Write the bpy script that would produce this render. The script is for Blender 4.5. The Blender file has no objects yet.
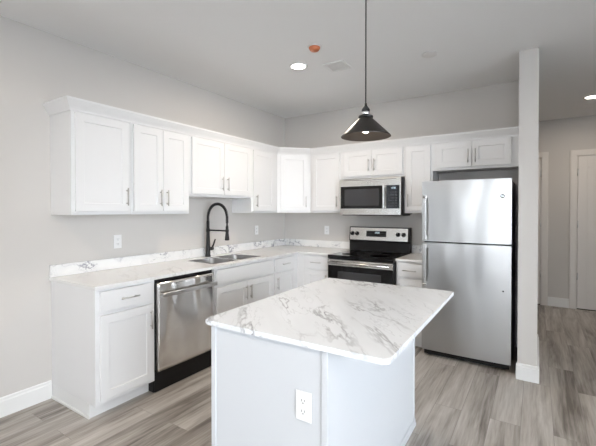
import bpy, bmesh, math, random
from mathutils import Vector, Matrix
random.seed(4)
C = bpy.context.scene.collection
scene = bpy.context.scene
PI = math.pi

# ------------------------------------------------------------------ camera, world, light, exposure
cam_data = bpy.data.cameras.new('camera')
cam_data.sensor_fit = 'HORIZONTAL'
cam_data.sensor_width = 36.0
cam_data.lens = 371.2 / 596.0 * 36.0
cam_data.shift_y = -9.24 / 596.0
cam = bpy.data.objects.new('camera', cam_data)
C.objects.link(cam)
cam.location = (3.0949, -4.4516, 1.4257)
cam.rotation_euler = (math.radians(90 - 0.611), 0, math.radians(32.814))
scene.camera = cam

world = bpy.data.worlds.new('World')
scene.world = world
world.use_nodes = True
wb = world.node_tree.nodes['Background']
wb.inputs[0].default_value = (0.78, 0.89, 1.0, 1)
wb.inputs[1].default_value = 2.8

def area_light(name, loc, aim, sx, sy, power, color, spread):
    l = bpy.data.lights.new(name, 'AREA')
    l.shape = 'RECTANGLE'; l.size = sx; l.size_y = sy
    l.energy = power; l.color = color
    o = bpy.data.objects.new(name, l)
    l.spread = math.radians(spread)
    o.location = loc; o.rotation_euler = (Vector(aim) - Vector(loc)).to_track_quat('-Z', 'Y').to_euler()
    C.objects.link(o)
    return o
# daylight entering through the windows of the rear and right-hand walls
area_light('daylight_rear', (3.3, -9.40, 1.35), (2.3, -2.0, 0.5), 3.2, 2.1, 15, (0.93, 0.96, 1.0), 70)
area_light('daylight_side', (6.35, -4.2, 1.35), (1.0, -1.6, 0.5), 3.2, 2.1, 38, (0.88, 0.94, 1.0), 60)

vs = scene.view_settings
vs.view_transform = 'Standard'; vs.look = 'None'; vs.gamma = 1.0
vs.use_curve_mapping = False
vs.exposure = 0.08

# ------------------------------------------------------------------ materials
def new_mat(name, color, rough=0.5, metal=0.0, spec=None):
    m = bpy.data.materials.new(name); m.use_nodes = True
    b = m.node_tree.nodes['Principled BSDF']
    b.inputs['Base Color'].default_value = (*color, 1)
    b.inputs['Roughness'].default_value = rough
    b.inputs['Metallic'].default_value = metal
    if spec is not None: b.inputs['Specular IOR Level'].default_value = spec
    return m

def nodes(m): return m.node_tree.nodes, m.node_tree.links, m.node_tree.nodes['Principled BSDF']

def painted(name, color, rough=0.45, bump=0.02, scale=400):
    m = new_mat(name, color, rough); N, L, B = nodes(m)
    tc = N.new('ShaderNodeTexCoord'); nz = N.new('ShaderNodeTexNoise')
    nz.inputs['Scale'].default_value = scale; nz.inputs['Detail'].default_value = 2
    L.new(tc.outputs['Object'], nz.inputs['Vector'])
    bp = N.new('ShaderNodeBump'); bp.inputs['Strength'].default_value = bump; bp.inputs['Distance'].default_value = 0.002
    L.new(nz.outputs['Fac'], bp.inputs['Height']); L.new(bp.outputs['Normal'], B.inputs['Normal'])
    return m

M = {}
M['wall'] = painted('wall_paint', (0.61, 0.585, 0.56), 0.85, 0.08, 300)
M['ceiling'] = painted('ceiling_paint', (0.88, 0.88, 0.88), 0.9, 0.08, 250)
M['trim'] = painted('trim_paint', (0.80, 0.80, 0.79), 0.4)
M['door_paint'] = painted('door_paint', (0.73, 0.70, 0.67), 0.45)
M['cab'] = painted('cabinet_paint', (0.76, 0.76, 0.765), 0.38)
M['island_paint_shaded'] = painted('island_paint_shaded', (0.62, 0.64, 0.67), 0.4)  # same paint as the cabinets, shade mixed into the colour to offset strong light
M['toe'] = painted('toe_kick_paint', (0.78, 0.78, 0.78), 0.5)
M['plate'] = painted('outlet_plastic', (0.84, 0.84, 0.84), 0.3)
M['slot'] = new_mat('slot_dark', (0.05, 0.05, 0.05), 0.6)
M['nickel'] = new_mat('brushed_nickel', (0.58, 0.57, 0.56), 0.32, 1.0)
M['chrome'] = new_mat('polished_steel', (0.75, 0.75, 0.75), 0.15, 1.0)
M['black_glass'] = new_mat('black_glass', (0.005, 0.005, 0.006), 0.08, 0.0, 0.3)
M['black'] = new_mat('black_plastic', (0.006, 0.006, 0.007), 0.45, 0.0, 0.3)
M['black_metal'] = painted('matte_black_metal', (0.010, 0.010, 0.011), 0.5)
M['charcoal'] = painted('charcoal_side', (0.035, 0.036, 0.042), 0.5)
M['gasket'] = new_mat('gasket_rubber', (0.03, 0.03, 0.03), 0.7)
M['mw_window'] = new_mat('smoked_glass', (0.035, 0.035, 0.038), 0.12)
M['orange'] = new_mat('orange_plastic', (0.62, 0.20, 0.09), 0.5)
M['shade_in'] = new_mat('shade_inner_bronze', (0.055, 0.046, 0.040), 0.5, 0.3)
M['shade_out'] = new_mat('shade_dark_bronze', (0.06, 0.055, 0.052), 0.33, 0.8)
M['glass'] = new_mat('window_glass', (1, 1, 1), 0.02)
nodes(M['glass'])[2].inputs['Transmission Weight'].default_value = 1.0
nodes(M['glass'])[2].inputs['IOR'].default_value = 1.05
M['badge'] = new_mat('badge_gray', (0.16, 0.16, 0.17), 0.4, 0.3)
M['fixture'] = painted('fixture_plastic', (0.75, 0.74, 0.73), 0.5)
M['gap_dark'] = new_mat('shadow_gap', (0.02, 0.02, 0.02), 0.9)
def emission(name, color, strength):
    m = new_mat(name, color); N, L, B = nodes(m)
    B.inputs['Emission Color'].default_value = (*color, 1); B.inputs['Emission Strength'].default_value = strength
    return m
M['lamp_on'] = emission('led_lens', (1.0, 0.93, 0.82), 14.0)
M['bulb_on'] = emission('bulb_glow', (1.0, 0.92, 0.80), 5.0)
M['digits'] = emission('display_digits', (0.75, 0.9, 1.0), 0.7)

def steel(name, base=(0.58, 0.575, 0.57), rough=0.27, axis='Z', wave=0.0, wscale=1.0):
    """brushed stainless steel: fine grain along one axis, optional slow panel waviness"""
    m = new_mat(name, base, rough, 1.0); N, L, B = nodes(m)
    tc = N.new('ShaderNodeTexCoord'); mp = N.new('ShaderNodeMapping')
    mp.inputs['Scale'].default_value = {'Z': (900, 900, 6), 'X': (6, 900, 900)}[axis]
    L.new(tc.outputs['Object'], mp.inputs['Vector'])
    nz = N.new('ShaderNodeTexNoise'); nz.inputs['Scale'].default_value = 1; nz.inputs['Detail'].default_value = 3
    L.new(mp.outputs['Vector'], nz.inputs['Vector'])
    mr = N.new('ShaderNodeMapRange'); mr.inputs['To Min'].default_value = rough - 0.05; mr.inputs['To Max'].default_value = rough + 0.07
    L.new(nz.outputs['Fac'], mr.inputs['Value']); L.new(mr.outputs['Result'], B.inputs['Roughness'])
    b1 = N.new('ShaderNodeBump'); b1.inputs['Strength'].default_value = 0.04; b1.inputs['Distance'].default_value = 0.001
    L.new(nz.outputs['Fac'], b1.inputs['Height'])
    if wave:
        m2 = N.new('ShaderNodeMapping'); m2.inputs['Scale'].default_value = (wscale * 2.2, wscale * 2.2, wscale * 0.7)
        L.new(tc.outputs['Object'], m2.inputs['Vector'])
        n2 = N.new('ShaderNodeTexNoise'); n2.inputs['Scale'].default_value = 1.6; n2.inputs['Detail'].default_value = 1
        L.new(m2.outputs['Vector'], n2.inputs['Vector'])
        b2 = N.new('ShaderNodeBump'); b2.inputs['Strength'].default_value = 1.0; b2.inputs['Distance'].default_value = wave
        L.new(n2.outputs['Fac'], b2.inputs['Height']); L.new(b2.outputs['Normal'], b1.inputs['Normal'])
    L.new(b1.outputs['Normal'], B.inputs['Normal'])
    return m
M['steel'] = steel('stainless_steel')
M['steel_fridge'] = steel('stainless_fridge', (0.49, 0.488, 0.485), 0.30, 'Z', 0.016)
M['steel_dish'] = steel('stainless_dishwasher', (0.86, 0.845, 0.83), 0.2, 'Z', 0.045, 1.2)
M['steel_warm'] = steel('stainless_range', (0.62, 0.60, 0.57), 0.25, 'X')
M['steel_sink'] = steel('stainless_sink', (0.36, 0.355, 0.35), 0.42, 'X')

def marble(name, scale, vein, tint, seed, rot, basec=(0.86, 0.86, 0.855)):
    m = new_mat(name, (0.85, 0.85, 0.85), 0.22); N, L, B = nodes(m)
    tc = N.new('ShaderNodeTexCoord')
    turn = N.new('ShaderNodeMapping'); turn.inputs['Rotation'].default_value = (0.0, 0.0, rot)
    L.new(tc.outputs['Object'], turn.inputs['Vector'])
    mp = N.new('ShaderNodeMapping'); mp.inputs['Location'].default_value = seed
    mp.inputs['Scale'].default_value = (scale * 0.26, scale, scale)     # veins run long in one direction
    L.new(turn.outputs['Vector'], mp.inputs['Vector'])
    def vein_layer(sc, width, dist, detail):
        n = N.new('ShaderNodeTexNoise'); n.inputs['Scale'].default_value = sc; n.inputs['Detail'].default_value = detail
        n.inputs['Roughness'].default_value = 0.62; n.inputs['Distortion'].default_value = dist
        L.new(mp.outputs['Vector'], n.inputs['Vector'])
        s = N.new('ShaderNodeMath'); s.operation = 'SUBTRACT'; s.inputs[1].default_value = 0.5
        L.new(n.outputs['Fac'], s.inputs[0])
        a = N.new('ShaderNodeMath'); a.operation = 'ABSOLUTE'; L.new(s.outputs[0], a.inputs[0])
        r = N.new('ShaderNodeMapRange'); r.interpolation_type = 'SMOOTHSTEP'
        r.inputs['From Min'].default_value = 0.0; r.inputs['From Max'].default_value = width
        r.inputs['To Min'].default_value = 1.0; r.inputs['To Max'].default_value = 0.0
        L.new(a.outputs[0], r.inputs['Value'])
        return r.outputs['Result']
    v1 = vein_layer(1.7, 0.024, 0.2, 4)
    v2 = vein_layer(3.4, 0.016, 0.2, 4)
    soft = vein_layer(1.3, 0.16, 0.4, 3)
    msk = N.new('ShaderNodeTexNoise'); msk.inputs['Scale'].default_value = 2.1; msk.inputs['Detail'].default_value = 2
    L.new(mp.outputs['Vector'], msk.inputs['Vector'])
    mr = N.new('ShaderNodeMapRange'); mr.inputs['From Min'].default_value = 0.40; mr.inputs['From Max'].default_value = 0.60
    L.new(msk.outputs['Fac'], mr.inputs['Value'])
    def mul(a, b):
        k = N.new('ShaderNodeMath'); k.operation = 'MULTIPLY'; L.new(a, k.inputs[0])
        if isinstance(b, float): k.inputs[1].default_value = b
        else: L.new(b, k.inputs[1])
        return k.outputs[0]
    def add(a, b):
        k = N.new('ShaderNodeMath'); k.operation = 'ADD'; k.use_clamp = True; L.new(a, k.inputs[0]); L.new(b, k.inputs[1]); return k.outputs[0]
    f = add(add(mul(mul(v1, mr.outputs['Result']), vein), mul(mul(v2, mr.outputs['Result']), vein * 0.55)), mul(soft, vein * 0.12))
    mx = N.new('ShaderNodeMix'); mx.data_type = 'RGBA'
    mx.inputs['A'].default_value = (*basec, 1); mx.inputs['B'].default_value = (*tint, 1)
    L.new(f, mx.inputs['Factor']); L.new(mx.outputs['Result'], B.inputs['Base Color'])
    return m
M['marble'] = marble('marble_laminate', 2.6, 0.66, (0.26, 0.265, 0.29), (5.1, 1.2, 0.4), 0.86, (0.825, 0.85, 0.88))
M['marble_pale'] = marble('marble_laminate_pale', 1.8, 0.28, (0.42, 0.40, 0.39), (7.3, 0.7, 2.4), 0.5, (0.80, 0.795, 0.79))
M['marble_edge'] = marble('marble_laminate_splash', 2.2, 0.8, (0.28, 0.28, 0.33), (0.4, 5.2, 1.1), 0.7)

def plank_floor():
    m = new_mat('vinyl_plank_floor', (0.3, 0.28, 0.26), 0.42); N, L, B = nodes(m)
    tc = N.new('ShaderNodeTexCoord')
    mp = N.new('ShaderNodeMapping'); mp.inputs['Rotation'].default_value = (0, 0, PI / 2); mp.inputs['Location'].default_value = (0.37, 0.05, 0)
    L.new(tc.outputs['Object'], mp.inputs['Vector'])
    bk = N.new('ShaderNodeTexBrick')
    bk.offset = 0.37; bk.offset_frequency = 2; bk.squash = 1.0
    bk.inputs['Scale'].default_value = 1.0; bk.inputs['Brick Width'].default_value = 1.22; bk.inputs['Row Height'].default_value = 0.18
    bk.inputs['Mortar Size'].default_value = 0.0012; bk.inputs['Mortar Smooth'].default_value = 0.3; bk.inputs['Bias'].default_value = 0.0
    bk.inputs['Color1'].default_value = (0, 0, 0, 1); bk.inputs['Color2'].default_value = (1, 1, 1, 1); bk.inputs['Mortar'].default_value = (0.5, 0.5, 0.5, 1)
    L.new(mp.outputs['Vector'], bk.inputs['Vector'])
    # grain, shifted per plank
    sep = N.new('ShaderNodeSeparateColor'); L.new(bk.outputs['Color'], sep.inputs['Color'])
    cmb = N.new('ShaderNodeCombineXYZ')
    k = N.new('ShaderNodeMath'); k.operation = 'MULTIPLY'; k.inputs[1].default_value = 37.0
    L.new(sep.outputs[0], k.inputs[0]); L.new(k.outputs[0], cmb.inputs['Z'])
    va = N.new('ShaderNodeVectorMath'); va.operation = 'ADD'
    L.new(mp.outputs['Vector'], va.inputs[0]); L.new(cmb.outputs[0], va.inputs[1])
    def grain(sx, sy, det, dist):
        q = N.new('ShaderNodeMapping'); q.inputs['Scale'].default_value = (sx, sy, 1)
        L.new(va.outputs['Vector'], q.inputs['Vector'])
        n = N.new('ShaderNodeTexNoise'); n.inputs['Scale'].default_value = 1; n.inputs['Detail'].default_value = det
        n.inputs['Distortion'].default_value = dist; n.inputs['Roughness'].default_value = 0.6
        L.new(q.outputs['Vector'], n.inputs['Vector']); return n.outputs['Fac']
    g1 = grain(0.9, 9.0, 4, 0.6); g2 = grain(3.0, 60.0, 5, 0.2)
    def mixf(a, b, w):
        x = N.new('ShaderNodeMix'); x.data_type = 'FLOAT'; x.inputs['Factor'].default_value = w
        L.new(a, x.inputs['A']); L.new(b, x.inputs['B']); return x.outputs['Result']
    g = mixf(g1, g2, 0.32); g = mixf(g, sep.outputs[0], 0.09)
    cr = N.new('ShaderNodeValToRGB'); e = cr.color_ramp
    e.elements[0].position = 0.34; e.elements[0].color = (0.125, 0.106, 0.090, 1)
    e.elements[1].position = 0.66; e.elements[1].color = (0.57, 0.54, 0.505, 1)
    x = e.elements.new(0.50); x.color = (0.38, 0.345, 0.31, 1)
    L.new(g, cr.inputs['Fac'])
    mx = N.new('ShaderNodeMix'); mx.data_type = 'RGBA'; mx.blend_type = 'MIX'
    mx.inputs['B'].default_value = (0.09, 0.08, 0.07, 1)
    sc = N.new('ShaderNodeMath'); sc.operation = 'MULTIPLY'; sc.inputs[1].default_value = 0.55
    L.new(bk.outputs['Fac'], sc.inputs[0]); L.new(sc.outputs[0], mx.inputs['Factor'])
    L.new(cr.outputs['Color'], mx.inputs['A']); L.new(mx.outputs['Result'], B.inputs['Base Color'])
    bp = N.new('ShaderNodeBump'); bp.inputs['Strength'].default_value = 0.12; bp.inputs['Distance'].default_value = 0.002
    L.new(g2, bp.inputs['Height']); L.new(bp.outputs['Normal'], B.inputs['Normal'])
    return m
M['floor'] = plank_floor()

# ------------------------------------------------------------------ mesh helpers
def add_box(bm, x0, x1, y0, y1, z0, z1, bev=0.0, seg=2):
    t = bmesh.new()
    v = [t.verts.new((x, y, z)) for x in (x0, x1) for y in (y0, y1) for z in (z0, z1)]
    for f in ((0, 1, 3, 2), (4, 6, 7, 5), (0, 4, 5, 1), (2, 3, 7, 6), (0, 2, 6, 4), (1, 5, 7, 3)):
        t.faces.new([v[i] for i in f])
    if bev: bmesh.ops.bevel(t, geom=t.edges[:], offset=bev, segments=seg, profile=0.5, affect='EDGES')
    merge(bm, t)
    return bm
def merge(bm, t):
    me = bpy.data.meshes.new('tmp'); t.to_mesh(me); t.free(); bm.from_mesh(me); bpy.data.meshes.remove(me)
def bx(*a, **k): return add_box(bmesh.new(), *a, **k)

def add_tube(bm, pts, r, n=12, caps=True):
    pts = [Vector(p) for p in pts]
    rs = r if isinstance(r, (list, tuple)) else [r] * len(pts)
    rings = []; prev = None
    for i, p in enumerate(pts):
        if i == 0: d = pts[1] - p
        elif i == len(pts) - 1: d = p - pts[i - 1]
        else: d = (pts[i + 1] - p).normalized() + (p - pts[i - 1]).normalized()
        d.normalize()
        if prev is None:
            a = Vector((0, 0, 1)) if abs(d.z) < 0.9 else Vector((1, 0, 0))
            u = d.cross(a).normalized()
        else:
            u = (prev - d * prev.dot(d)).normalized()
        prev = u; w = d.cross(u)
        rings.append([bm.verts.new(p + (u * math.cos(2 * PI * k / n) + w * math.sin(2 * PI * k / n)) * rs[i]) for k in range(n)])
    for a, b in zip(rings, rings[1:]):
        for k in range(n):
            f = bm.faces.new((a[k], a[(k + 1) % n], b[(k + 1) % n], b[k])); f.smooth = True
    if caps:
        bm.faces.new(rings[0][::-1]); bm.faces.new(rings[-1])
    return bm

def add_lathe(bm, prof, n=40, loc=(0, 0, 0), axis='Z', smooth=True):
    """prof: (radius, height) pairs; revolved about the given axis through loc"""
    rings = []
    for r, h in prof:
        ring = []
        for k in range(n):
            a = 2 * PI * k / n; c, s = math.cos(a) * r, math.sin(a) * r
            p = {'Z': (c, s, h), 'Y': (c, h, s), 'X': (h, c, s)}[axis]
            ring.append(bm.verts.new((p[0] + loc[0], p[1] + loc[1], p[2] + loc[2])))
        rings.append(ring)
    for a, b in zip(rings, rings[1:]):
        for k in range(n):
            f = bm.faces.new((a[k], a[(k + 1) % n], b[(k + 1) % n], b[k])); f.smooth = smooth
    for ring, (r, h) in ((rings[0], prof[0]), (rings[-1], prof[-1])):
        if r > 1e-5:
            bm.faces.new(ring)
    return bm

def add_prism(bm, poly, z0, z1, bev=0.0, seg=2):
    """extrude an xy polygon between two heights"""
    t = bmesh.new()
    a = [t.verts.new((x, y, z0)) for x, y in poly]; b = [t.verts.new((x, y, z1)) for x, y in poly]
    n = len(poly)
    bot = t.faces.new(a[::-1]); top = t.faces.new(b)
    for i in range(n): t.faces.new((a[i], a[(i + 1) % n], b[(i + 1) % n], b[i]))
    if bev:
        es = list(top.edges) + list(bot.edges)
        bmesh.ops.bevel(t, geom=es, offset=bev, segments=seg, profile=0.5, affect='EDGES')
    merge(bm, t); return bm

def obj(name, bm, mat, parent=None, smooth=False):
    bmesh.ops.recalc_face_normals(bm, faces=bm.faces[:])
    me = bpy.data.meshes.new(name); bm.to_mesh(me); bm.free()
    me.materials.append(mat)
    if smooth:
        for p in me.polygons: p.use_smooth = True
    o = bpy.data.objects.new(name, me); C.objects.link(o)
    if parent: o.parent = parent
    return o
def thing(name, label, cat, loc=(0, 0, 0), rotz=0, group=None):
    o = bpy.data.objects.new(name, None); C.objects.link(o)
    o.empty_display_size = 0.1
    o.location = loc; o.rotation_euler = (0, 0, rotz); o['label'] = label; o['category'] = cat
    if group: o['group'] = group
    return o
def tag(o, label, cat, group=None):
    o['label'] = label; o['category'] = cat
    if group: o['group'] = group
    return o
def struct(name, bm, mat, parent=None):
    o = obj(name, bm, mat, parent)
    if not parent: o['kind'] = 'structure'
    return o

# ------------------------------------------------------------------ the room
ZC = 2.755
X_R, Y_F, Y_N = 6.00, 2.20, -9.00
YL = -3.106                      # end of the left cabinet run
XW0, XW1, YW = 2.960, 3.100, -0.822   # wing wall beside the refrigerator
struct('floor', bx(-0.15, X_R + 0.15, Y_N - 0.15, Y_F + 0.15, -0.10, 0.0), M['floor'])
struct('ceiling', bx(-0.15, X_R + 0.15, Y_N - 0.15, Y_F + 0.15, ZC, ZC + 0.12), M['ceiling'])
wl = bmesh.new()
for y0, y1, z0, z1 in ((-5.0, 0.12, 0, ZC), (Y_N, -7.6, 0, ZC), (-7.6, -5.0, 0, 0.35), (-7.6, -5.0, 2.35, ZC)):
    add_box(wl, -0.15, 0, y0, y1, z0, z1)
struct('wall_left', wl, M['wall'])
struct('wall_back', bx(0, XW0, 0, 0.12, 0, ZC), M['wall'])
struct('wall_partition', bx(XW0, XW1, YW, 0.12, 0, ZC), M['wall'])
struct('wall_far', bx(1.2, X_R, Y_F, Y_F + 0.12, 0, ZC), M['wall'])
struct('wall_hall', bx(1.08, 1.2, 0.12, Y_F + 0.12, 0, ZC), M['wall'])
# right wall with a window opening, rear wall with a wide window opening
wr = bmesh.new()
for y0, y1, z0, z1 in ((-5.8, Y_F + 0.12, 0, 0.35), (-5.8, Y_F + 0.12, 2.35, ZC), (-2.6, Y_F + 0.12, 0.35, 2.35), (Y_N, -5.8, 0, ZC)):
    add_box(wr, X_R, X_R + 0.12, y0, y1, z0, z1)
struct('wall_right', wr, M['wall'])
wn = bmesh.new()
for x0, x1, z0, z1 in ((-0.15, 1.7, 0, ZC), (4.9, X_R + 0.12, 0, ZC), (1.7, 4.9, 0, 0.4), (1.7, 4.9, 2.4, ZC)):
    add_box(wn, x0, x1, Y_N - 0.12, Y_N, z0, z1)
struct('wall_rear', wn, M['wall'])
def window(name, loc, rotz, w, h, panes):
    fr = bmesh.new(); t = 0.06
    add_box(fr, 0, w, -0.04, 0.04, 0, t); add_box(fr, 0, w, -0.04, 0.04, h - t, h)
    for i in range(panes + 1):
        x = (w - t) * i / panes
        add_box(fr, x, x + t, -0.04, 0.04, t, h - t)
    o = struct(name, fr, M['trim']); o.location = loc; o.rotation_euler = (0, 0, rotz)
    for i in range(panes):
        x = (w - t) * i / panes + t
        obj('pane', bx(x, (w - t) * (i + 1) / panes, -0.004, 0.004, t, h - t), M['glass'], o)
window('window_1', (1.7, Y_N - 0.06, 0.4), 0, 3.2, 2.0, 3)
window('window_2', (X_R + 0.06, -5.8, 0.35), PI / 2, 3.2, 2.0, 3)

window('window_3', (-0.075, -7.6, 0.35), PI / 2, 2.6, 2.0, 2)

def base_profile(bm, p0, p1, nrm, h=0.135, t=0.014):
    """baseboard with a small stepped cap, from p0 to p1, standing out along nrm"""
    p0, p1, n = Vector((*p0, 0)), Vector((*p1, 0)), Vector((*nrm, 0))
    prof = [(0, 0), (t, 0), (t, h - 0.028), (t - 0.005, h - 0.020), (t - 0.005, h - 0.006), (t - 0.009, h), (0, h)]
    a = [bm.verts.new(p0 + n * d + Vector((0, 0, z))) for d, z in prof]
    b = [bm.verts.new(p1 + n * d + Vector((0, 0, z))) for d, z in prof]
    k = len(prof)
    for i in range(k): bm.faces.new((a[i], a[(i + 1) % k], b[(i + 1) % k], b[i]))
    bm.faces.new(a[::-1]); bm.faces.new(b)
    return bm
struct('baseboard_left', base_profile(bmesh.new(), (0, Y_N), (0, YL - 0.004), (1, 0)), M['trim'])
bbw = bmesh.new()
base_profile(bbw, (XW0 - 0.010, YW), (XW1 + 0.016, YW), (0, -1), t=0.017)
base_profile(bbw, (XW1, YW), (XW1, 0.12), (1, 0), t=0.016)
base_profile(bbw, (XW0, YW), (XW0, YW + 0.05), (-1, 0), t=0.008)
struct('baseboard_partition', bbw, M['trim'])
struct('baseboard_far', base_profile(bmesh.new(), (3.232, Y_F), (3.487, Y_F), (0, -1)), M['trim'])
struct('baseboard_right', base_profile(bmesh.new(), (X_R, Y_N), (X_R, Y_F), (-1, 0)), M['trim'])

# hallway doors in the far wall
def casing(name, x0, x1, ztop, w=0.088, t=0.02):
    bm = bmesh.new()
    for a, b in ((x0 - w, x0), (x1, x1 + w)):
        add_box(bm, a, b, Y_F - t, Y_F, 0, ztop + w, 0.004)
        add_box(bm, a + 0.012, b - 0.012, Y_F - t - 0.005, Y_F - t + 0.003, 0, ztop + w - 0.012, 0.002)
    add_box(bm, x0 - w, x1 + w, Y_F - t - 0.001, Y_F, ztop, ztop + w, 0.004)
    add_box(bm, x0 - w + 0.012, x1 + w - 0.012, Y_F - t - 0.006, Y_F - t + 0.003, ztop + 0.012, ztop + w - 0.012, 0.002)
    return struct(name, bm, M['door_paint'])
def hall_door(name, x0, x1, ztop, hinge_x, knob_x):
    w = x1 - x0
    bm = bmesh.new()
    yb, yf = Y_F - 0.001, Y_F - 0.012
    add_box(bm, x0 + 0.006, x1 - 0.006, yf + 0.006, yb, 0.012, ztop - 0.005)
    s = 0.115
    for a, b, z0, z1 in ((x0 + .006, x0 + s, .012, ztop - .005), (x1 - s, x1 - .006, .012, ztop - .005),
                         (x0 + s, x1 - s, .012, .25), (x0 + s, x1 - s, ztop - .17, ztop - .005), (x0 + s, x1 - s, .95, 1.09)):
        add_box(bm, a, b, yf, yf + 0.008, z0, z1, 0.002, 1)
    d = struct(name, bm, M['door_paint'])
    for z in (0.47, 1.22, 1.965):
        h = bmesh.new(); add_tube(h, [(hinge_x, yf - 0.004, z - 0.05), (hinge_x, yf - 0.004, z + 0.05)], 0.008, 10)
        add_box(h, hinge_x - 0.012, hinge_x + 0.012, yf - 0.002, yf + 0.003, z - 0.045, z + 0.045)
        obj('hinge', h, M['nickel'], d)
    k = bmesh.new(); add_lathe(k, [(0.032, 0), (0.032, -0.008), (0.012, -0.012), (0.012, -0.04), (0.027, -0.05), (0.030, -0.062), (0.022, -0.075), (0.0, -0.078)], 24, (knob_x, yf, 0.95), 'Y')
    obj('door_knob', k, M['nickel'], d)
    struct('door_gap_shade', bx(x0 + 0.004, x1 - 0.004, yf - 0.002, yb, 0.0005, 0.011), M['gap_dark'], d)  # dark strip standing in for the shaded gap under the door
    return d
casing('trim_1', 2.30, 3.142, 2.195)
hall_door('door_1', 2.30, 3.142, 2.195, 3.139, 2.38)
casing('trim_2', 3.575, 4.40, 2.195)
hall_door('door_2', 3.575, 4.40, 2.195, 3.578, 4.32)

# ------------------------------------------------------------------ cabinets
def shaker(w, h, t=0.019, rail=0.058):
    """recessed-panel front: x 0..w, z 0..h, back at y=0, front at y=-t"""
    bm = bmesh.new(); rail = min(rail, h * 0.32)
    rings = []
    for ins, y in ((0, 0), (0, -t + 0.002), (0.002, -t), (rail, -t), (rail + 0.004, -t + 0.006)):
        rings.append([bm.verts.new(p) for p in ((ins, y, ins), (w - ins, y, ins), (w - ins, y, h - ins), (ins, y, h - ins))])
    for a, b in zip(rings, rings[1:]):
        for k in range(4): bm.faces.new((a[k], a[(k + 1) % 4], b[(k + 1) % 4], b[k]))
    bm.faces.new(rings[0][::-1]); bm.faces.new(rings[-1])
    return bm
def slab_front(w, h, t=0.019): return bx(0, w, -t, 0, 0, h, bev=0.002, seg=1)
def bar_handle(parent, x, y, z, length=0.14, vertical=True, name='handle'):
    bm = bmesh.new(); h = length / 2; s = h - 0.02; d = y - 0.028
    if vertical:
        add_tube(bm, [(x, d, z - h), (x, d, z + h)], 0.0055, 10)
        for q in (-s, s): add_tube(bm, [(x, y + 0.0005, z + q), (x, d, z + q)], 0.0042, 8)
    else:
        add_tube(bm, [(x - h, d, z), (x + h, d, z)], 0.0055, 10)
        for q in (-s, s): add_tube(bm, [(x + q, y + 0.0005, z), (x + q, d, z)], 0.0042, 8)
    return obj(name, bm, M['nickel'], parent)
def place(o, x, y, z): o.location = (x, y, z); return o
def front(parent, kind, x0, x1, z0, z1, depth, handle=None, name='door', flat=False):
    bm = slab_front(x1 - x0, z1 - z0) if flat else shaker(x1 - x0, z1 - z0)
    d = place(obj(name, bm, M['cab'], parent), x0, -depth - 0.0008, z0)
    if handle:
        hx, hz, vert = handle
        bar_handle(d, hx - x0, -0.019, hz - z0, vertical=vert)
    return d

UD = 0.305      # upper depth
ZUB, ZUT = 1.388, 2.141
def carcass(w, depth, z0, z1, bev=0.0015): return bx(0.0004, w - 0.0004, -depth, -0.001, z0, z1, bev=bev, seg=1)
def upper(label, loc, rotz, w, z0, doors, depth=UD, z1=ZUT, grp='white upper cabinets'):
    """doors: list of (x0, x1, handle_x)"""
    t = thing('upper_cabinet', label, 'cabinet', loc, rotz, grp)
    o = obj('body', carcass(w, depth, z0 - loc[2], z1 - loc[2]), M['cab'], t)
    for x0, x1, hx in doors:
        zb, zt = z0 + 0.026, z1 - 0.016
        hz = zb + 0.045 + 0.07 if zt - zb > 0.45 else zb + (zt - zb) * 0.42
        front(t, 'door', x0, x1, zb - loc[2], zt - loc[2], depth, (hx, hz - loc[2], True))
    return t
R = PI / 2
W1, W2, W3, W4 = 0.457, 0.610, 0.914, 0.457
y = YL
upper('single-door white upper cabinet at the free left end of the left wall', (0, y, ZUB), R, W1, ZUB, [(0.025, 0.437, 0.412)]); y += W1
upper('tall two-door white upper cabinet above the dishwasher', (0, y, ZUB), R, W2, ZUB, [(0.025, 0.303, 0.270), (0.307, 0.588, 0.340)]); y += W2
ZSH = 1.555
upper('shorter two-door white upper cabinet above the sink and black faucet', (0, y, ZSH), R, W3, ZSH, [(0.025, 0.454, 0.416), (0.458, 0.889, 0.496)]); y += W3
upper('narrow single-door white upper cabinet between the short sink cabinet and the corner', (0, y, ZUB), R, -0.611 - y, ZUB, [(0.025, 0.432, 0.065)])
# diagonal corner cabinet
t = thing('corner_cabinet', 'white diagonal corner upper cabinet with one door', 'cabinet', (0, 0, ZUB))
bm = bmesh.new()
add_prism(bm, [(0.001, -0.001), (0.001, -0.610), (UD, -0.610), (0.610, -UD), (0.610, -0.001)], 0, ZUT - ZUB)
obj('body', bm, M['cab'], t)
dl = math.hypot(0.305, 0.305)
d = obj('door', shaker(dl - 0.07, ZUT - ZUB - 0.042), M['cab'], t)
d.location = (UD + 0.035 * 0.7071 + 0.0007, -0.610 + 0.035 * 0.7071 - 0.0007, 0.026); d.rotation_euler = (0, 0, PI / 4)
bar_handle(d, dl - 0.07 - 0.03, -0.019, 0.115)
# back-wall uppers
XM0, XM1 = 1.082, 1.842
upper('single-door white upper cabinet between the corner cabinet and the microwave', (0.611, 0, ZUB), 0, XM0 - 0.611, ZUB, [(0.045, 0.432, 0.400)])
upper('low two-door white upper cabinet sitting above the microwave', (XM0, 0, 1.80), 0, XM1 - XM0, 1.80, [(0.022, 0.377, 0.345), (0.381, 0.738, 0.413)])
upper('narrow single-door white upper cabinet between the microwave and the refrigerator', (XM1, 0, ZUB), 0, 0.305, ZUB, [(0.022, 0.283, 0.050)])
upper('wide shallow two-door white upper cabinet over the refrigerator', (2.147, 0, 1.842), 0, XW0 - 2.147 - 0.001, 1.842, [(0.042, 0.384, 0.352), (0.388, 0.736, 0.420)])

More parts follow.
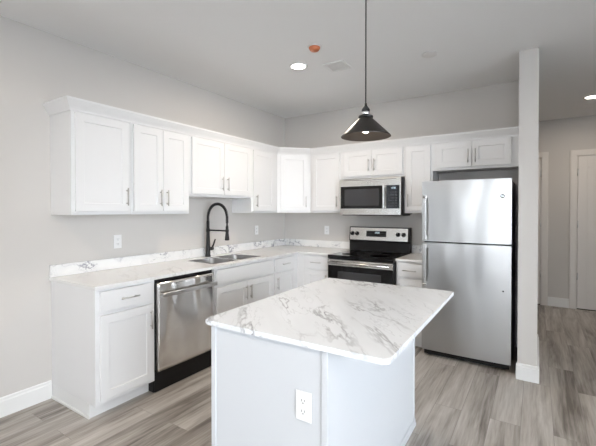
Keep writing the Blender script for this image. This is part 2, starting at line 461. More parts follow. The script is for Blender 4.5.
# crown moulding swept round the cabinet tops with mitred corners
def crown():
    path = [(0.001, YL), (UD, YL), (UD, -0.610), (0.610, -UD), (XW0 - 0.001, -UD)]
    prof = [(0.0008, 2.133), (0.009, 2.133), (0.011, 2.147), (0.018, 2.161), (0.030, 2.179), (0.040, 2.197), (0.046, 2.205), (0.046, 2.219), (0.0008, 2.219)]
    bm = bmesh.new(); P = [Vector(p) for p in path]; rings = []
    for i, p in enumerate(P):
        nb = []
        if i > 0: d = (P[i] - P[i - 1]).normalized(); nb.append(Vector((d.y, -d.x)))
        if i < len(P) - 1: d = (P[i + 1] - P[i]).normalized(); nb.append(Vector((d.y, -d.x)))
        if len(nb) == 2:
            m = (nb[0] + nb[1]).normalized(); m = m / m.dot(nb[0])
        else: m = nb[0]
        rings.append([bm.verts.new((p.x + m.x * o_, p.y + m.y * o_, z)) for o_, z in prof])
    k = len(prof)
    for a, b in zip(rings, rings[1:]):
        for i in range(k): bm.faces.new((a[i], a[(i + 1) % k], b[(i + 1) % k], b[i]))
    bm.faces.new(rings[0]); bm.faces.new(rings[-1][::-1])
    return bm
tag(obj('crown_molding', crown(), M['cab']), 'continuous white crown moulding along the tops of the upper cabinets', 'moulding')

# base cabinets
BD, ZB0, ZB1, TK = 0.610, 0.100, 0.888, 0.534
def base_body(w, hollow=False):
    bm = bmesh.new()
    if hollow:
        a, b = 0.0004, w - 0.0004
        add_box(bm, a, a + 0.018, -BD, -0.001, ZB0, ZB1); add_box(bm, b - 0.018, b, -BD, -0.001, ZB0, ZB1)
        add_box(bm, a + 0.018, b - 0.018, -BD, -0.001, ZB0, ZB0 + 0.018)
        add_box(bm, a + 0.018, b - 0.018, -BD, -BD + 0.02, ZB0 + 0.018, ZB1)
        add_box(bm, a + 0.018, b - 0.018, -0.012, -0.001, ZB0 + 0.018, ZB1)
        return bm
    add_box(bm, 0.0004, w - 0.0004, -BD, -0.001, ZB0, ZB1, 0.0015, 1)
    return bm
def base(label, loc, rotz, w, kind, x0=0.02, x1=None, hand='R', end=False):
    t = thing('base_cabinet', label, 'cabinet', loc, rotz, 'white base cabinets')
    x1 = w - 0.02 if x1 is None else x1
    obj('body', base_body(w, kind == 'sink'), M['cab'], t)
    obj('toe_kick', bx(0.0004, w - 0.0004, -TK, -0.001, 0.0, ZB0 - 0.0005), M['toe'], t)
    zd0, zd1, zr0, zr1 = ZB0 + 0.028, 0.706, 0.732, ZB1 - 0.018
    if kind == 'single':
        front(t, 'drawer', x0, x1, zr0, zr1, BD, ((x0 + x1) / 2, (zr0 + zr1) / 2, False), 'drawer', True)
        hx = x1 - 0.03 if hand == 'R' else x0 + 0.03
        front(t, 'door', x0, x1, zd0, zd1, BD, (hx, zd1 - 0.11, True))
    else:
        m = (x0 + x1) / 2
        front(t, 'panel', x0, x1, zr0, zr1, BD, None, 'false_drawer_front', True)
        front(t, 'door', x0, m - 0.002, zd0, zd1, BD, (m - 0.034, zd1 - 0.11, True))
        front(t, 'door', m + 0.002, x1, zd0, zd1, BD, (m + 0.034, zd1 - 0.11, True))
    return t
YD0, YD1 = -2.648, -2.022
t = base('white base cabinet at the free left end, with one drawer over one door', (0, YL, 0), R, YD0 - YL, 'single', 0.028)
sh = bmesh.new(); add_prism(sh, [(0.003, -0.0005), (TK + 0.012, -0.0005), (TK + 0.012, -0.012), (0.003, -0.012)], 0.0, 0.018, 0.004)
so = obj('shoe_molding', sh, M['trim'], t); so.rotation_euler = (0, 0, -R)
base('white two-door sink base cabinet with a false drawer front', (0, YD1 + 0.001, 0), R, -1.115 - YD1 - 0.001, 'sink')
base('white base cabinet right of the sink, with drawer over door, at inner corner', (0, -1.1145, 0), R, 0.4345, 'single', 0.02, 0.405, 'L')
# blind corner unit
t = thing('corner_base_cabinet', 'plain white blind corner base cabinet between the two cabinet runs', 'cabinet', (0, 0, 0))
add = bmesh.new(); add_prism(add, [(0.001, -0.001), (0.001, -0.6795), (BD, -0.6795), (BD, -0.611), (0.6995, -0.611), (0.6995, -0.001)], ZB0, ZB1)
obj('body', add, M['cab'], t)
add = bmesh.new(); add_prism(add, [(0.001, -0.001), (0.001, -0.6795), (TK, -0.6795), (TK, -TK), (0.6995, -TK), (0.6995, -0.001)], 0.0, ZB0 - 0.0005)
obj('toe_kick', add, M['toe'], t)
XR0, XR1 = 1.073, 1.845
base('white base cabinet on the back wall left of the range, with drawer and door', (0.70, 0, 0), 0, XR0 - 0.003 - 0.70, 'single', 0.03, 0.355, 'R')
base('narrow white base cabinet between the range and the refrigerator', (XR1 + 0.003, 0, 0), 0, 0.302, 'single', 0.018, 0.284, 'L')

# ------------------------------------------------------------------ countertops
ZT0, ZT1 = 0.889, 0.914
def slab(xs, ys, filled, z0, z1, bev=0.004):
    bm = bmesh.new(); vt = {}
    def V(i, j, z):
        if (i, j, z) not in vt: vt[(i, j, z)] = bm.verts.new((xs[i], ys[j], z))
        return vt[(i, j, z)]
    nx, ny = len(xs) - 1, len(ys) - 1
    F = lambda i, j: 0 <= i < nx and 0 <= j < ny and filled(i, j)
    for i in range(nx):
        for j in range(ny):
            if not F(i, j): continue
            bm.faces.new((V(i, j, z1), V(i + 1, j, z1), V(i + 1, j + 1, z1), V(i, j + 1, z1)))
            bm.faces.new((V(i, j, z0), V(i, j + 1, z0), V(i + 1, j + 1, z0), V(i + 1, j, z0)))
            for di, dj, a, b in ((-1, 0, (i, j + 1), (i, j)), (1, 0, (i + 1, j), (i + 1, j + 1)), (0, -1, (i, j), (i + 1, j)), (0, 1, (i + 1, j + 1), (i, j + 1))):
                if not F(i + di, j + dj):
                    bm.faces.new((V(*a, z0), V(*b, z0), V(*b, z1), V(*a, z1)))
    if bev:
        es = [e for e in bm.edges if len(e.link_faces) == 2 and e.calc_face_angle(0) > 1 and abs(e.verts[0].co.z - z1) < 1e-6 and abs(e.verts[1].co.z - z1) < 1e-6]
        bmesh.ops.bevel(bm, geom=es, offset=bev, segments=2, profile=0.5, affect='EDGES')
    return bm
SX0, SX1, SY0, SY1 = 0.135, 0.545, -1.945, -1.215        # sink cut-out
xs = [0.001, SX0, SX1, 0.636, XR0 - 0.003]; ys = [YL - 0.014, SY0, SY1, -0.636, -0.001]
ct = thing('countertop', 'L-shaped white marble-look countertop running under the upper cabinets, with backsplash', 'countertop', (0, 0, 0))
obj('worktop', slab(xs, ys, lambda i, j: (j == 3) if i == 3 else not (i == 1 and j == 1), ZT0, ZT1), M['marble_pale'], ct)
ZS = 1.008
obj('backsplash', bx(0.001, 0.020, YL - 0.014, -0.021, ZT1 + 0.0005, ZS, bev=0.003, seg=1), M['marble_edge'], ct)
obj('backsplash', bx(0.001, XR0 - 0.003, -0.020, -0.001, ZT1 + 0.0005, ZS, bev=0.003, seg=1), M['marble_edge'], ct)
ct2 = thing('countertop', 'small white marble-look countertop between the range and the refrigerator', 'countertop', (XR1 + 0.002, 0, 0))
obj('worktop', bx(0.001, 0.304, -0.636, -0.001, ZT0, ZT1, bev=0.004), M['marble_pale'], ct2)
obj('backsplash', bx(0.001, 0.304, -0.020, -0.001, ZT1 + 0.0005, ZS, bev=0.003, seg=1), M['marble_edge'], ct2)

# ------------------------------------------------------------------ sink and faucet
sk = thing('sink', 'double-bowl stainless steel sink set into the left countertop', 'sink', (0, 0, 0))
def bowl(x0, x1, y0, y1, z0, z1, r):
    bm = bmesh.new()
    def ring(ins, z, rr):
        pts = []
        for cx, cy, a0 in ((x1 - ins - rr, y1 - ins - rr, 0), (x0 + ins + rr, y1 - ins - rr, 90), (x0 + ins + rr, y0 + ins + rr, 180), (x1 - ins - rr, y0 + ins + rr, 270)):
            for k in range(7):
                a = math.radians(a0 + 15 * k); pts.append(bm.verts.new((cx + rr * math.cos(a), cy + rr * math.sin(a), z)))
        return pts
    rs = [ring(-0.0, z1, r), ring(0.004, z1 - 0.02, r), ring(0.010, z0 + 0.03, r), ring(0.022, z0 + 0.006, r), ring(0.05, z0, r * 0.8)]
    for a, b in zip(rs, rs[1:]):
        n = len(a)
        for k in range(n):
            f = bm.faces.new((a[k], a[(k + 1) % n], b[(k + 1) % n], b[k])); f.smooth = True
    bm.faces.new(rs[-1])
    return bm
ym = (SY0 + SY1) / 2
zr = ZT1 - 0.004
for a, b in ((SY0 + 0.012, ym - 0.014), (ym + 0.014, SY1 - 0.012)):
    bo = obj('bowl', bowl(SX0 + 0.012, SX1 - 0.012, a, b, 0.735, zr, 0.045), M['steel_sink'], sk)
    dr = bmesh.new(); add_lathe(dr, [(0.043, 0.7365), (0.043, 0.739), (0.030, 0.739), (0.026, 0.7375), (0.0, 0.7375)], 24, ((SX0 + SX1) / 2, (a + b) / 2, 0))
    obj('drain', dr, M['chrome'], bo)
rim = slab([SX0 + 0.0006, SX0 + 0.013, SX1 - 0.013, SX1 - 0.0006], [SY0 + 0.0006, SY0 + 0.013, ym - 0.015, ym + 0.015, SY1 - 0.013, SY1 - 0.0006],
           lambda i, j: not (i == 1 and j in (1, 3)), zr - 0.004, zr + 0.003, 0.001)
obj('rim', rim, M['chrome'], sk)

FX, FY = 0.075, -1.58
fa = thing('faucet', 'tall matte black spring-neck kitchen faucet behind the sink', 'faucet', (FX, FY, ZT1 + 0.0005))
bm = bmesh.new(); add_lathe(bm, [(0.029, 0), (0.029, 0.012), (0.025, 0.02), (0.024, 0.10), (0.021, 0.16), (0.0165, 0.30), (0.0165, 0.385), (0.012, 0.39)], 28)
obj('body', bm, M['black_metal'], fa)
arc = []
AR, top0 = 0.141, 0.430
for k in range(0, 25):
    a = PI - PI * k / 24
    arc.append((AR + AR * math.cos(a), 0, top0 + AR * 1.02 * math.sin(a)))
hose = [(0, 0, 0.385)] + [(0, 0, 0.385 + 0.02 * i) for i in (1, 2)] + arc + [(2 * AR, 0, top0 - 0.06), (2 * AR, 0, 0.335)]
bm = bmesh.new(); add_tube(bm, hose, 0.0085, 12); obj('hose', bm, M['black_metal'], fa)
# spring coil wound round the hose
def coil(path, r, wire, turns):
    P = [Vector(p) for p in path]; L = [0]
    for a, b in zip(P, P[1:]): L.append(L[-1] + (b - a).length)
    pts = []; n = turns * 10
    for i in range(n + 1):
        s = L[-1] * i / n; j = 0
        while j < len(L) - 2 and L[j + 1] < s: j += 1
        f = (s - L[j]) / max(L[j + 1] - L[j], 1e-9)
        p = P[j].lerp(P[j + 1], f); d = (P[j + 1] - P[j]).normalized()
        u = Vector((0, 1, 0)); w = d.cross(u); a = 2 * PI * turns * i / n
        pts.append(p + (u * math.cos(a) + w * math.sin(a)) * r)
    bm = bmesh.new(); add_tube(bm, pts, wire, 5); return bm
obj('spring', coil(hose[:-1], 0.0135, 0.0035, 46), M['black_metal'], fa)
bm = bmesh.new(); add_tube(bm, [(0, 0, 0.290), (2 * AR - 0.012, 0, 0.290)], 0.008, 12)
add_lathe(bm, [(0.021, 0.273), (0.021, 0.307)], 20); add_lathe(bm, [(0.019, 0.278), (0.019, 0.303)], 20, (2 * AR, 0, 0))
obj('support_arm', bm, M['black_metal'], fa)
bm = bmesh.new(); add_lathe(bm, [(0.012, 0.345), (0.015, 0.325), (0.016, 0.27), (0.023, 0.215), (0.024, 0.193), (0.018, 0.190), (0.0, 0.190)], 24, (2 * AR, 0, 0))
obj('spray_head', bm, M['black_metal'], fa)
bm = bmesh.new(); add_tube(bm, [(0, 0.012, 0.085), (0, 0.068, 0.085)], 0.020, 16); add_tube(bm, [(0, 0.060, 0.09), (0.008, 0.078, 0.135), (0.014, 0.094, 0.185)], [0.011, 0.009, 0.007], 10)
obj('lever_handle', bm, M['black_metal'], fa)

# ------------------------------------------------------------------ dishwasher
dw = thing('dishwasher', 'stainless steel dishwasher under the left countertop', 'dishwasher', (0, YD0, 0), R)
DWW = YD1 - YD0
obj('body', bx(0.002, DWW - 0.002, -0.592, -0.03, 0.0, 0.886, bev=0.002, seg=1), M['black'], dw)
obj('kick_plate', bx(0.006, DWW - 0.006, -0.606, -0.593, 0.003, 0.155, bev=0.002, seg=1), M['black'], dw)
# gently bowed door skin
bm = bmesh.new(); nx, nz = 24, 24; x0, x1, z0, z1 = 0.018, DWW - 0.012, 0.165, 0.856
g = []
for i in range(nx + 1):
    col = []
    for j in range(nz + 1):
        u, v = i / nx, j / nz
        yy = -0.626 - 0.008 * (1 - (2 * u - 1) ** 2) - 0.004 * (1 - (2 * v - 1) ** 2)
        col.append(bm.verts.new((x0 + (x1 - x0) * u, yy, z0 + (z1 - z0) * v)))
    g.append(col)
for i in range(nx):
    for j in range(nz):
        f = bm.faces.new((g[i][j], g[i + 1][j], g[i + 1][j + 1], g[i][j + 1])); f.smooth = True
rimv = [g[i][0] for i in range(nx + 1)] + [g[nx][j] for j in range(1, nz + 1)] + [g[i][nz] for i in range(nx - 1, -1, -1)] + [g[0][j] for j in range(nz - 1, 0, -1)]
bk = [bm.verts.new((v.co.x, -0.594, v.co.z)) for v in rimv]
n = len(rimv)
for k in range(n): bm.faces.new((rimv[k], bk[k], bk[(k + 1) % n], rimv[(k + 1) % n]))
bm.faces.new(bk)
dd = obj('door', bm, M['steel_dish'], dw)
bm = bmesh.new()
add_box(bm, 0.025, DWW - 0.022, -0.684, -0.664, 0.748, 0.782, 0.006, 3)
for xx in (0.035, DWW - 0.052): add_box(bm, xx, xx + 0.018, -0.666, -0.628, 0.755, 0.775, 0.003, 1)
obj('handle', bm, M['steel'], dd)

# ------------------------------------------------------------------ range
rg = thing('range', 'black and stainless steel electric range against the back wall', 'stove', (XR0, 0, 0))
RW = XR1 - XR0
obj('body', bx(0.002, RW - 0.002, -0.640, -0.025, 0.012, 0.872, bev=0.003, seg=1), M['charcoal'], rg)
ck = obj('cooktop', bx(0.0, RW, -0.690, -0.085, 0.8725, 0.913, bev=0.006), M['black_glass'], rg)
for cx, cy, r in ((0.20, -0.52, 0.095), (0.56, -0.52, 0.115), (0.20, -0.24, 0.075), (0.56, -0.24, 0.090)):
    bm = bmesh.new(); add_lathe(bm, [(r, 0.9131), (r, 0.9136), (r - 0.003, 0.9136), (r - 0.003, 0.9131)], 40, (cx, cy, 0))
    obj('burner_ring', bm, M['charcoal'], ck)
bg = bmesh.new()
def yz_prism(bm, prof, x0, x1, bev=0):
    t = bmesh.new()
    a = [t.verts.new((x0, y_, z_)) for y_, z_ in prof]; b = [t.verts.new((x1, y_, z_)) for y_, z_ in prof]
    k = len(prof); t.faces.new(a[::-1]); t.faces.new(b)
    for i in range(k): t.faces.new((a[i], a[(i + 1) % k], b[(i + 1) % k], b[i]))
    if bev: bmesh.ops.bevel(t, geom=t.edges[:], offset=bev, segments=2, profile=0.5, affect='EDGES')
    merge(bm, t); return bm
yz_prism(bg, [(-0.025, 0.9135), (-0.095, 0.9135), (-0.088, 1.03), (-0.108, 1.045), (-0.088, 1.212), (-0.025, 1.212)], 0.0, RW, 0.003)
bgo = obj('backguard', bg, M['black'], rg)
def tilt(y0_, z0_, y1_, z1_): return math.atan2(y1_ - y0_, z1_ - z0_)
pn = bmesh.new(); yz_prism(pn, [(-0.106, 1.048), (-0.112, 1.050), (-0.0935, 1.203), (-0.087, 1.205)], 0.012, RW - 0.022, 0.001)
pno = obj('control_panel', pn, M['steel_warm'], bgo)
def on_panel(z): return -0.112 + (z - 1.050) * (0.0185 / 0.153)
for kx in (0.045, 0.108, 0.632, 0.700):
    zk = 1.128
    bm = bmesh.new(); add_lathe(bm, [(0.026, 0), (0.026, -0.006), (0.021, -0.010), (0.019, -0.026), (0.016, -0.030), (0.0, -0.030)], 24, (0, 0, 0), 'Y')
    add_box(bm, -0.004, 0.004, -0.036, -0.024, -0.019, 0.019, 0.002, 1)
    k = obj('knob', bm, M['black'], bgo); k.location = (kx, on_panel(zk) - 0.0005, zk); k.rotation_euler = (-0.12, 0, 0)
    ind = obj('pointer', bx(-0.0012, 0.0012, -0.0368, -0.0355, 0.004, 0.018), M['plate'], k)
ds = obj('display', bx(-0.128, 0.128, -0.003, 0.0, -0.036, 0.036, bev=0.001, seg=1), M['black_glass'], bgo)
ds.location = (0.360, on_panel(1.130) - 0.0003, 1.130); ds.rotation_euler = (-0.12, 0, 0)
bm = bmesh.new()
def seg_digit(bm, x, z, segs, w=0.010, h=0.020, t=0.0022, y=-0.0036):
    S = {'a': (0, w, h - t, h), 'd': (0, w, 0, t), 'g': (0, w, h / 2 - t / 2, h / 2 + t / 2), 'f': (0, t, h / 2, h), 'e': (0, t, 0, h / 2), 'b': (w - t, w, h / 2, h), 'c': (w - t, w, 0, h / 2)}
    for s in segs:
        a, b, c, d_ = S[s]; add_box(bm, x + a, x + b, y, y + 0.0006, z + c, z + d_)
for x_, s in ((-0.020, 'bc'), (-0.004, 'abged'), (0.016, 'abcdef'), (0.031, 'abcdef')): seg_digit(bm, x_, 0.004, s)
obj('clock_digits', bm, M['digits'], ds)
for s in (-1, 1):
    bm = bmesh.new()
    for i in range(5):
        for j in range(2):
            add_box(bm, s * (0.055 + i * 0.014) - 0.004, s * (0.055 + i * 0.014) + 0.004, -0.0034, -0.0029, -0.022 + j * 0.024, -0.016 + j * 0.024)
    obj('touch_keys', bm, M['charcoal'], ds)
od = obj('oven_door', bx(0.004, RW - 0.004, -0.690, -0.6405, 0.232, 0.866, bev=0.004), M['black'], rg)
obj('door_glass', bx(0.014, RW - 0.014, -0.694, -0.6902, 0.262, 0.794, bev=0.001, seg=1), M['black_glass'], od)
obj('inner_window', bx(0.13, RW - 0.13, -0.6952, -0.6942, 0.42, 0.735), M['mw_window'], od)
obj('door_band', bx(0.005, RW - 0.005, -0.697, -0.6902, 0.797, 0.862, bev=0.002, seg=1), M['steel_warm'], od)
bm = bmesh.new(); add_tube(bm, [(0.03, -0.730, 0.832), (RW - 0.03, -0.730, 0.832)], 0.0145, 14)
for xx in (0.05, RW - 0.05): add_tube(bm, [(xx, -0.6965, 0.835), (xx, -0.735, 0.835)], 0.009, 10)
obj('handle', bm, M['steel_warm'], od)
dr_ = obj('storage_drawer', bx(0.004, RW - 0.004, -0.690, -0.6405, 0.050, 0.226, bev=0.004), M['steel_warm'], rg)
for xx in (0.06, RW - 0.06):
    for yy in (-0.56, -0.10):
        bm = bmesh.new(); add_lathe(bm, [(0.018, 0.0), (0.018, 0.0118)], 14, (xx, yy, 0)); obj('foot', bm, M['black'], rg)

# ------------------------------------------------------------------ microwave
mw = thing('microwave', 'stainless steel over-the-range microwave with black window', 'microwave', (XM0, 0, 1.362))
MWW, MH = XM1 - XM0, 0.428
obj('body', bx(0.001, MWW - 0.001, -0.365, -0.002, 0.010, MH, bev=0.003, seg=1), M['charcoal'], mw)
obj('frame', bx(0.0, MWW - 0.012, -0.398, -0.3655, 0.004, MH - 0.004, bev=0.004), M['steel_warm'], mw)
obj('underside_panel', bx(0.02, MWW - 0.02, -0.36, -0.02, -0.004, 0.0095, bev=0.002, seg=1), M['black'], mw)
bm = bmesh.new()
for i in range(26): add_box(bm, 0.06 + i * 0.0245, 0.078 + i * 0.0245, -0.3990, -0.3982, MH - 0.020, MH - 0.014)
obj('vent_grille', bm, M['slot'], mw)
md = obj('door', bx(0.016, 0.545, -0.4035, -0.3985, 0.078, 0.340, bev=0.001, seg=1), M['black_glass'], mw)
obj('window', bx(0.068, 0.500, -0.4045, -0.4037, 0.112, 0.306), M['mw_window'], md)
bm = bmesh.new(); add_box(bm, 0.548, 0.572, -0.440, -0.424, 0.074, 0.345, 0.006, 3)
for zz in (0.085, 0.315): add_box(bm, 0.551, 0.569, -0.425, -0.3984, zz, zz + 0.02, 0.002, 1)
obj('handle', bm, M['steel'], md)
cp = obj('control_panel', bx(0.582, 0.732, -0.4035, -0.3985, 0.078, 0.340, bev=0.001, seg=1), M['black_glass'], mw)
obj('display', bx(0.62, 0.70, -0.4044, -0.4036, 0.296, 0.322), M['black'], cp)
bm = bmesh.new()
for x_, s in ((0.636, 'bc'), (0.650, 'abged'), (0.668, 'abcdef'), (0.681, 'abcdef')): seg_digit(bm, x_, 0.301, s, 0.008, 0.016, 0.002, -0.4052)
obj('clock_digits', bm, M['digits'], cp)
bm = bmesh.new()
for i in range(3):
    for j in range(6): add_box(bm, 0.606 + i * 0.038, 0.632 + i * 0.038, -0.4042, -0.4036, 0.096 + j * 0.031, 0.114 + j * 0.031)
obj('keypad', bm, M['charcoal'], cp)
bm = bmesh.new(); add_lathe(bm, [(0.011, 0.0), (0.011, -0.0015), (0.009, -0.002), (0.0, -0.002)], 24, (0.36, -0.3978, MH - 0.046), 'Y')
obj('badge', bm, M['nickel'], mw)

# ------------------------------------------------------------------ refrigerator
FX0, FX1 = 2.146, 2.908; FW = FX1 - FX0
fr = thing('refrigerator', 'stainless steel top-freezer refrigerator in the alcove beside the white partition', 'refrigerator', (FX0, 0, 0))
obj('body', bx(0.006, FW - 0.002, -0.672, -0.035, 0.030, 1.690, bev=0.004), M['charcoal'], fr)
def bowed_door(name, z0, z1):
    bm = bmesh.new(); prof = []
    nseg = 24
    for i in range(nseg + 1):
        u = i / nseg; prof.append((FW * u, -0.738 - 0.008 * (1 - (2 * u - 1) ** 2)))
    r = 0.008
    pts = [(0.0, -0.680)] + prof + [(FW, -0.680)]
    add_prism(bm, pts, z0, z1, 0.003, 2)
    return obj(name, bm, M['steel_fridge'], fr)
fzd = bowed_door('freezer_door', 1.122, 1.702)
frd = bowed_door('fridge_door', 0.066, 1.108)
obj('gasket', bx(0.012, FW - 0.012, -0.6795, -0.6725, 0.072, 1.695), M['gasket'], fr)
def fr_handle(parent, z0, z1, cap_top):
    bm = bmesh.new()
    add_box(bm, 0.018, 0.052, -0.802, -0.780, z0, z1, 0.007, 3)
    for zz in (z0 + 0.004, z1 - 0.044): add_box(bm, 0.028, 0.050, -0.783, -0.7385, zz, zz + 0.04, 0.004, 1)
    h = obj('handle', bm, M['steel'], parent)
    zc = z1 if cap_top else z0
    cb = bx(0.017, 0.053, -0.804, -0.778, min(zc, zc) - (0.03 if cap_top else 0.001), zc + (0.001 if cap_top else 0.03), bev=0.006)
    obj('end_cap', cb, M['chrome'], h)
fr_handle(fzd, 1.135, 1.565, True)
fr_handle(frd, 0.690, 1.098, False)
# round badge with two letters
bm = bmesh.new(); add_lathe(bm, [(0.019, 0.0), (0.019, -0.002), (0.0165, -0.0028), (0.0165, -0.0018), (0.0, -0.0018)], 32, (0.692, -0.7404, 1.546), 'Y')
bdg = obj('badge', bm, M['badge'], fzd)
tc = bpy.data.curves.new('badge_letters', 'FONT'); tc.body = 'GE'; tc.size = 0.020; tc.align_x = 'CENTER'; tc.align_y = 'CENTER'; tc.extrude = 0.0004
tmp = bpy.data.objects.new('tmp_text', tc); C.objects.link(tmp)
dg = bpy.context.evaluated_depsgraph_get(); me = bpy.data.meshes.new_from_object(tmp.evaluated_get(dg))
bpy.data.objects.remove(tmp)
lt = bpy.data.objects.new('badge_letters', me); C.objects.link(lt); me.materials.clear(); me.materials.append(M['chrome'])
lt.parent = bdg; lt.location = (0.692, -0.7430, 1.546); lt.rotation_euler = (PI / 2, 0, 0)
bm = bmesh.new(); add_lathe(bm, [(0.007, 0), (0.007, -0.003), (0.0, -0.003)], 16, (0.700, -0.7398, 0.708), 'Y'); obj('plug', bm, M['black'], frd)
obj('base_grille', bx(0.015, FW - 0.015, -0.700, -0.6735, 0.012, 0.060, bev=0.002, seg=1), M['black'], fr)
for xx in (0.06, FW - 0.06):
    for yy in (-0.655, -0.10):
        bm = bmesh.new(); add_lathe(bm, [(0.022, 0.0), (0.022, 0.0298)], 16, (xx, yy, 0)); obj('foot', bm, M['black'], fr)

# ------------------------------------------------------------------ island
IR = math.radians(0.568)
IX, IY, IW, IL = 1.781, -3.237, 0.891, 1.257
isl = thing('kitchen_island', 'white panelled kitchen island base in the middle of the floor', 'island', (IX, IY, 0), IR)
bx0, bx1, by0, by1 = 0.046, 0.647, 0.018, 1.252
obj('body', bx(bx0, bx1, by0, by1, 0.0, 0.8885, bev=0.0015, seg=1), M['island_paint_shaded'], isl)
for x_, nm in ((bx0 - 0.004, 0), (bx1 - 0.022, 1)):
    obj('corner_trim', bx(x_, x_ + 0.026, by0 - 0.006, by0 + 0.020, 0.0, 0.888, bev=0.0015, seg=1), M['island_paint_shaded'], isl)
obj('corner_trim', bx(bx1 - 0.004, bx1 + 0.004, by1 - 0.022, by1 + 0.004, 0.0, 0.888, bev=0.0015, seg=1), M['island_paint_shaded'], isl)
bm = bmesh.new()
for (p0, p1, n_) in (((bx1 + 0.0042, by0), (bx1 + 0.0042, by1 + 0.004), (1, 0)),):
    base_profile(bm, p0, p1, n_, 0.045, 0.009)
obj('shoe_molding', bm, M['island_paint_shaded'], isl)
def rounded(x0, x1, y0, y1, rr, n=8):
    pts = []
    for (cx, cy, a0), r in zip(((x1, y0, -90), (x1, y1, 0), (x0, y1, 90), (x0, y0, 180)), rr):
        sx, sy = (-1 if cx == x1 else 1), (-1 if cy == y1 else 1)
        for k in range(n + 1):
            a = math.radians(a0 + 90 * k / n); pts.append((cx + sx * r + r * math.cos(a), cy + sy * r + r * math.sin(a)))
    return pts
bm = bmesh.new(); add_prism(bm, rounded(0, IW, 0, IL, (0.020, 0.012, 0.012, 0.030)), 0.8925, 0.914, 0.006, 3)
ic = tag(obj('island_countertop', bm, M['marble']), 'white marble-look countertop overhanging the kitchen island', 'countertop')
ic.location = (IX, IY, 0); ic.rotation_euler = (0, 0, IR)

# ------------------------------------------------------------------ outlets
def outlet(label, loc, rotz, decora=False, scale=1.0):
    t = thing('outlet', label, 'outlet', loc, rotz, 'white electrical outlets')
    w, h = (0.072 * scale, 0.117 * scale)
    obj('cover_plate', bx(-w / 2, w / 2, -0.006, -0.0008, -h / 2, h / 2, bev=0.002), M['plate'], t)
    if decora:
        fc = obj('receptacle', bx(-0.0165, 0.0165, -0.0085, -0.0062, -0.033, 0.033, bev=0.001, seg=1), M['plate'], t)
        obj('button', bx(-0.008, 0.008, -0.0100, -0.0086, 0.001, 0.007), M['plate'], fc)
        obj('button', bx(-0.008, 0.008, -0.0100, -0.0086, -0.007, -0.001), M['plate'], fc)
        offs, yy = (0.021, -0.021), -0.0086
        rec = [(fc, o_) for o_ in offs]
    else:
        rec = []
        for o_ in (0.020, -0.020):
            bm = bmesh.new(); add_box(bm, -0.0165, 0.0165, -0.008, -0.0062, o_ - 0.0135, o_ + 0.0135, 0.0015, 1)
            rec.append((obj('receptacle', bm, M['plate'], t), o_))
        yy = -0.0081
    for par, o_ in rec:
        bm = bmesh.new()
        add_box(bm, -0.0075, -0.0055, yy - 0.0004, yy + 0.0003, o_ - 0.001, o_ + 0.008)
        add_box(bm, 0.0055, 0.0075, yy - 0.0004, yy + 0.0003, o_ - 0.001, o_ + 0.008)
        add_lathe(bm, [(0.0025, yy - 0.0004), (0.0025, yy + 0.0003)], 10, (0, 0, o_ - 0.007), 'Y')
        obj('slots', bm, M['slot'], par)
    return t
outlet('white wall outlet under the two-door cabinet, left of the sink', (0, -2.575, 1.147), R)
outlet('white wall outlet right of the faucet, near the corner', (0, -0.660, 1.160), R)
outlet('white wall outlet on the back wall left of the range', (0.693, 0, 1.151), 0)
c_, s_ = math.cos(IR), math.sin(IR)
lx, ly = 0.5445, by0
outlet('white outlet on the front panel of the island', (IX + lx * c_ - ly * s_, IY + lx * s_ + ly * c_, 0.652), IR, True)

# ------------------------------------------------------------------ ceiling fixtures
def downlight(label, x, y_, power):
    t = thing('recessed_light', label, 'ceiling light', (x, y_, ZC), 0, 'recessed ceiling lights')
    bm = bmesh.new(); add_lathe(bm, [(0.066, -0.0008), (0.088, -0.0008), (0.088, -0.004), (0.070, -0.010), (0.066, -0.010), (0.066, -0.0008)], 40); obj('trim_ring', bm, M['plate'], t)
    bm = bmesh.new(); add_lathe(bm, [(0.065, -0.002), (0.065, -0.008), (0.0, -0.009)], 40); obj('lens', bm, M['lamp_on'], t)
    l = bpy.data.lights.new('downlight', 'AREA'); l.shape = 'DISK'; l.size = 0.13; l.energy = power; l.color = (1.0, 0.87, 0.72)
    lo = bpy.data.objects.new('downlight_lamp', l); lo.location = (0, 0, -0.014); lo.parent = t; C.objects.link(lo)
    return t
downlight('lit recessed ceiling light over the kitchen floor', 1.235, -1.559, 18)
downlight('lit recessed ceiling light over the hallway beyond the partition', 3.626, 1.088, 11)
downlight('lit recessed ceiling light near the left wall behind the viewpoint', 1.235, -4.6, 20)
downlight('lit recessed ceiling light near the right wall behind the viewpoint', 3.7, -4.6, 20)
sp = thing('fire_sprinkler', 'orange-capped fire sprinkler head on the ceiling', 'sprinkler', (1.562, -1.827, ZC))
bm = bmesh.new(); add_lathe(bm, [(0.060, -0.0008), (0.058, -0.004), (0.040, -0.008), (0.0, -0.008)], 32); obj('escutcheon', bm, M['plate'], sp)
bm = bmesh.new(); add_lathe(bm, [(0.046, -0.0085), (0.046, -0.016), (0.034, -0.034), (0.0, -0.036)], 32); obj('dust_cap', bm, M['orange'], sp)
dt = thing('smoke_detector', 'low round white disc detector on the ceiling above the range', 'detector', (2.312, -1.165, ZC))
bm = bmesh.new(); add_lathe(bm, [(0.058, -0.0008), (0.058, -0.006), (0.052, -0.009), (0.0, -0.010)], 36); obj('cover', bm, M['fixture'], dt)
bm = bmesh.new(); add_lathe(bm, [(0.060, -0.0008), (0.064, -0.0008), (0.064, -0.006), (0.060, -0.006), (0.060, -0.0008)], 36); obj('base_ring', bm, M['trim'], dt)
av = thing('air_vent', 'square white ceiling air vent beside the recessed light', 'vent', (1.535, -1.36, ZC))
bm = bmesh.new(); s = 0.105
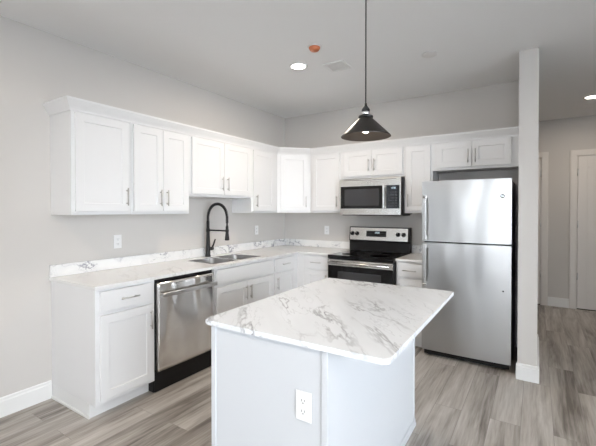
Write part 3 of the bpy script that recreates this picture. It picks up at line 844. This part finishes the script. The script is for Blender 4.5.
for a in ((-s, s, -s, -s + 0.022), (-s, s, s - 0.022, s), (-s, -s + 0.022, -s + 0.022, s - 0.022), (s - 0.022, s, -s + 0.022, s - 0.022)):
    add_box(bm, *a, -0.008, -0.0008, 0.001, 1)
obj('frame', bm, M['trim'], av)
bm = bmesh.new()
for i in range(9):
    yy = -s + 0.028 + i * 0.0172
    t = bmesh.new(); add_box(t, -s + 0.022, s - 0.022, yy, yy + 0.012, -0.006, -0.003)
    merge(bm, t)
obj('louvers', bm, M['fixture'], av)
obj('duct', bx(-s + 0.022, s - 0.022, -s + 0.022, s - 0.022, -0.0022, -0.0008), M['fixture'], av)

# ------------------------------------------------------------------ pendant lamp
PX, PY, PZ = 2.330, -2.605, 1.812
pl = thing('pendant_lamp', 'dark bronze cone pendant lamp hanging over the island', 'pendant light', (PX, PY, PZ))
bm = bmesh.new()
add_lathe(bm, [(0.030, 0.1015), (0.034, 0.097), (0.127, 0.006), (0.131, 0.0), (0.1295, -0.0008)], 56); obj('shade', bm, M['shade_out'], pl)
sh = pl.children[0]
# open the end caps of the outer skin, and line it with the lighter inside
me = sh.data; b2 = bmesh.new(); b2.from_mesh(me)
bmesh.ops.delete(b2, geom=[f for f in b2.faces if len(f.verts) > 4], context='FACES'); b2.to_mesh(me); b2.free()
bm = bmesh.new(); add_lathe(bm, [(0.1295, -0.0008), (0.1270, 0.0005), (0.122, 0.006), (0.031, 0.0935), (0.0, 0.0935)], 56)
bmesh.ops.delete(bm, geom=[f for f in bm.faces if len(f.verts) > 4], context='FACES')
obj('shade_lining', bm, M['shade_in'], sh)
bm = bmesh.new(); add_lathe(bm, [(0.0, 0.098), (0.037, 0.098), (0.039, 0.103), (0.037, 0.110), (0.024, 0.114), (0.0, 0.114)], 32); obj('shade_cap', bm, M['black_metal'], pl)
bm = bmesh.new(); add_lathe(bm, [(0.0, 0.1145), (0.018, 0.1145), (0.020, 0.118), (0.020, 0.130), (0.018, 0.133), (0.0, 0.133)], 28); obj('socket_ring', bm, M['chrome'], pl)
bm = bmesh.new(); add_lathe(bm, [(0.0, 0.1335), (0.0215, 0.1335), (0.0215, 0.143), (0.016, 0.152), (0.008, 0.162), (0.0055, 0.176), (0.0, 0.177)], 28); obj('socket', bm, M['black_metal'], pl)
bm = bmesh.new(); add_tube(bm, [(0, 0, 0.1765), (0, 0, ZC - PZ - 0.026)], 0.0033, 10); obj('cord', bm, M['black'], pl)
bm = bmesh.new(); add_lathe(bm, [(0.0, ZC - PZ - 0.027), (0.050, ZC - PZ - 0.025), (0.060, ZC - PZ - 0.012), (0.060, ZC - PZ - 0.001), (0.0, ZC - PZ - 0.001)], 32); obj('canopy', bm, M['black_metal'], pl)
bm = bmesh.new()
add_lathe(bm, [(0.0, 0.0185)] + [(0.024 * math.sin(PI * k / 16), 0.0425 - 0.024 * math.cos(PI * k / 16)) for k in range(1, 13)] + [(0.013, 0.075), (0.013, 0.093), (0.0, 0.093)], 24)
obj('bulb', bm, M['bulb_on'], pl, smooth=True)
l = bpy.data.lights.new('pendant_glow', 'POINT'); l.energy = 0.6; l.shadow_soft_size = 0.03; l.color = (1.0, 0.86, 0.70)
lo = bpy.data.objects.new('pendant_glow', l); lo.parent = pl; lo.location = (0, 0, 0.002); C.objects.link(lo)
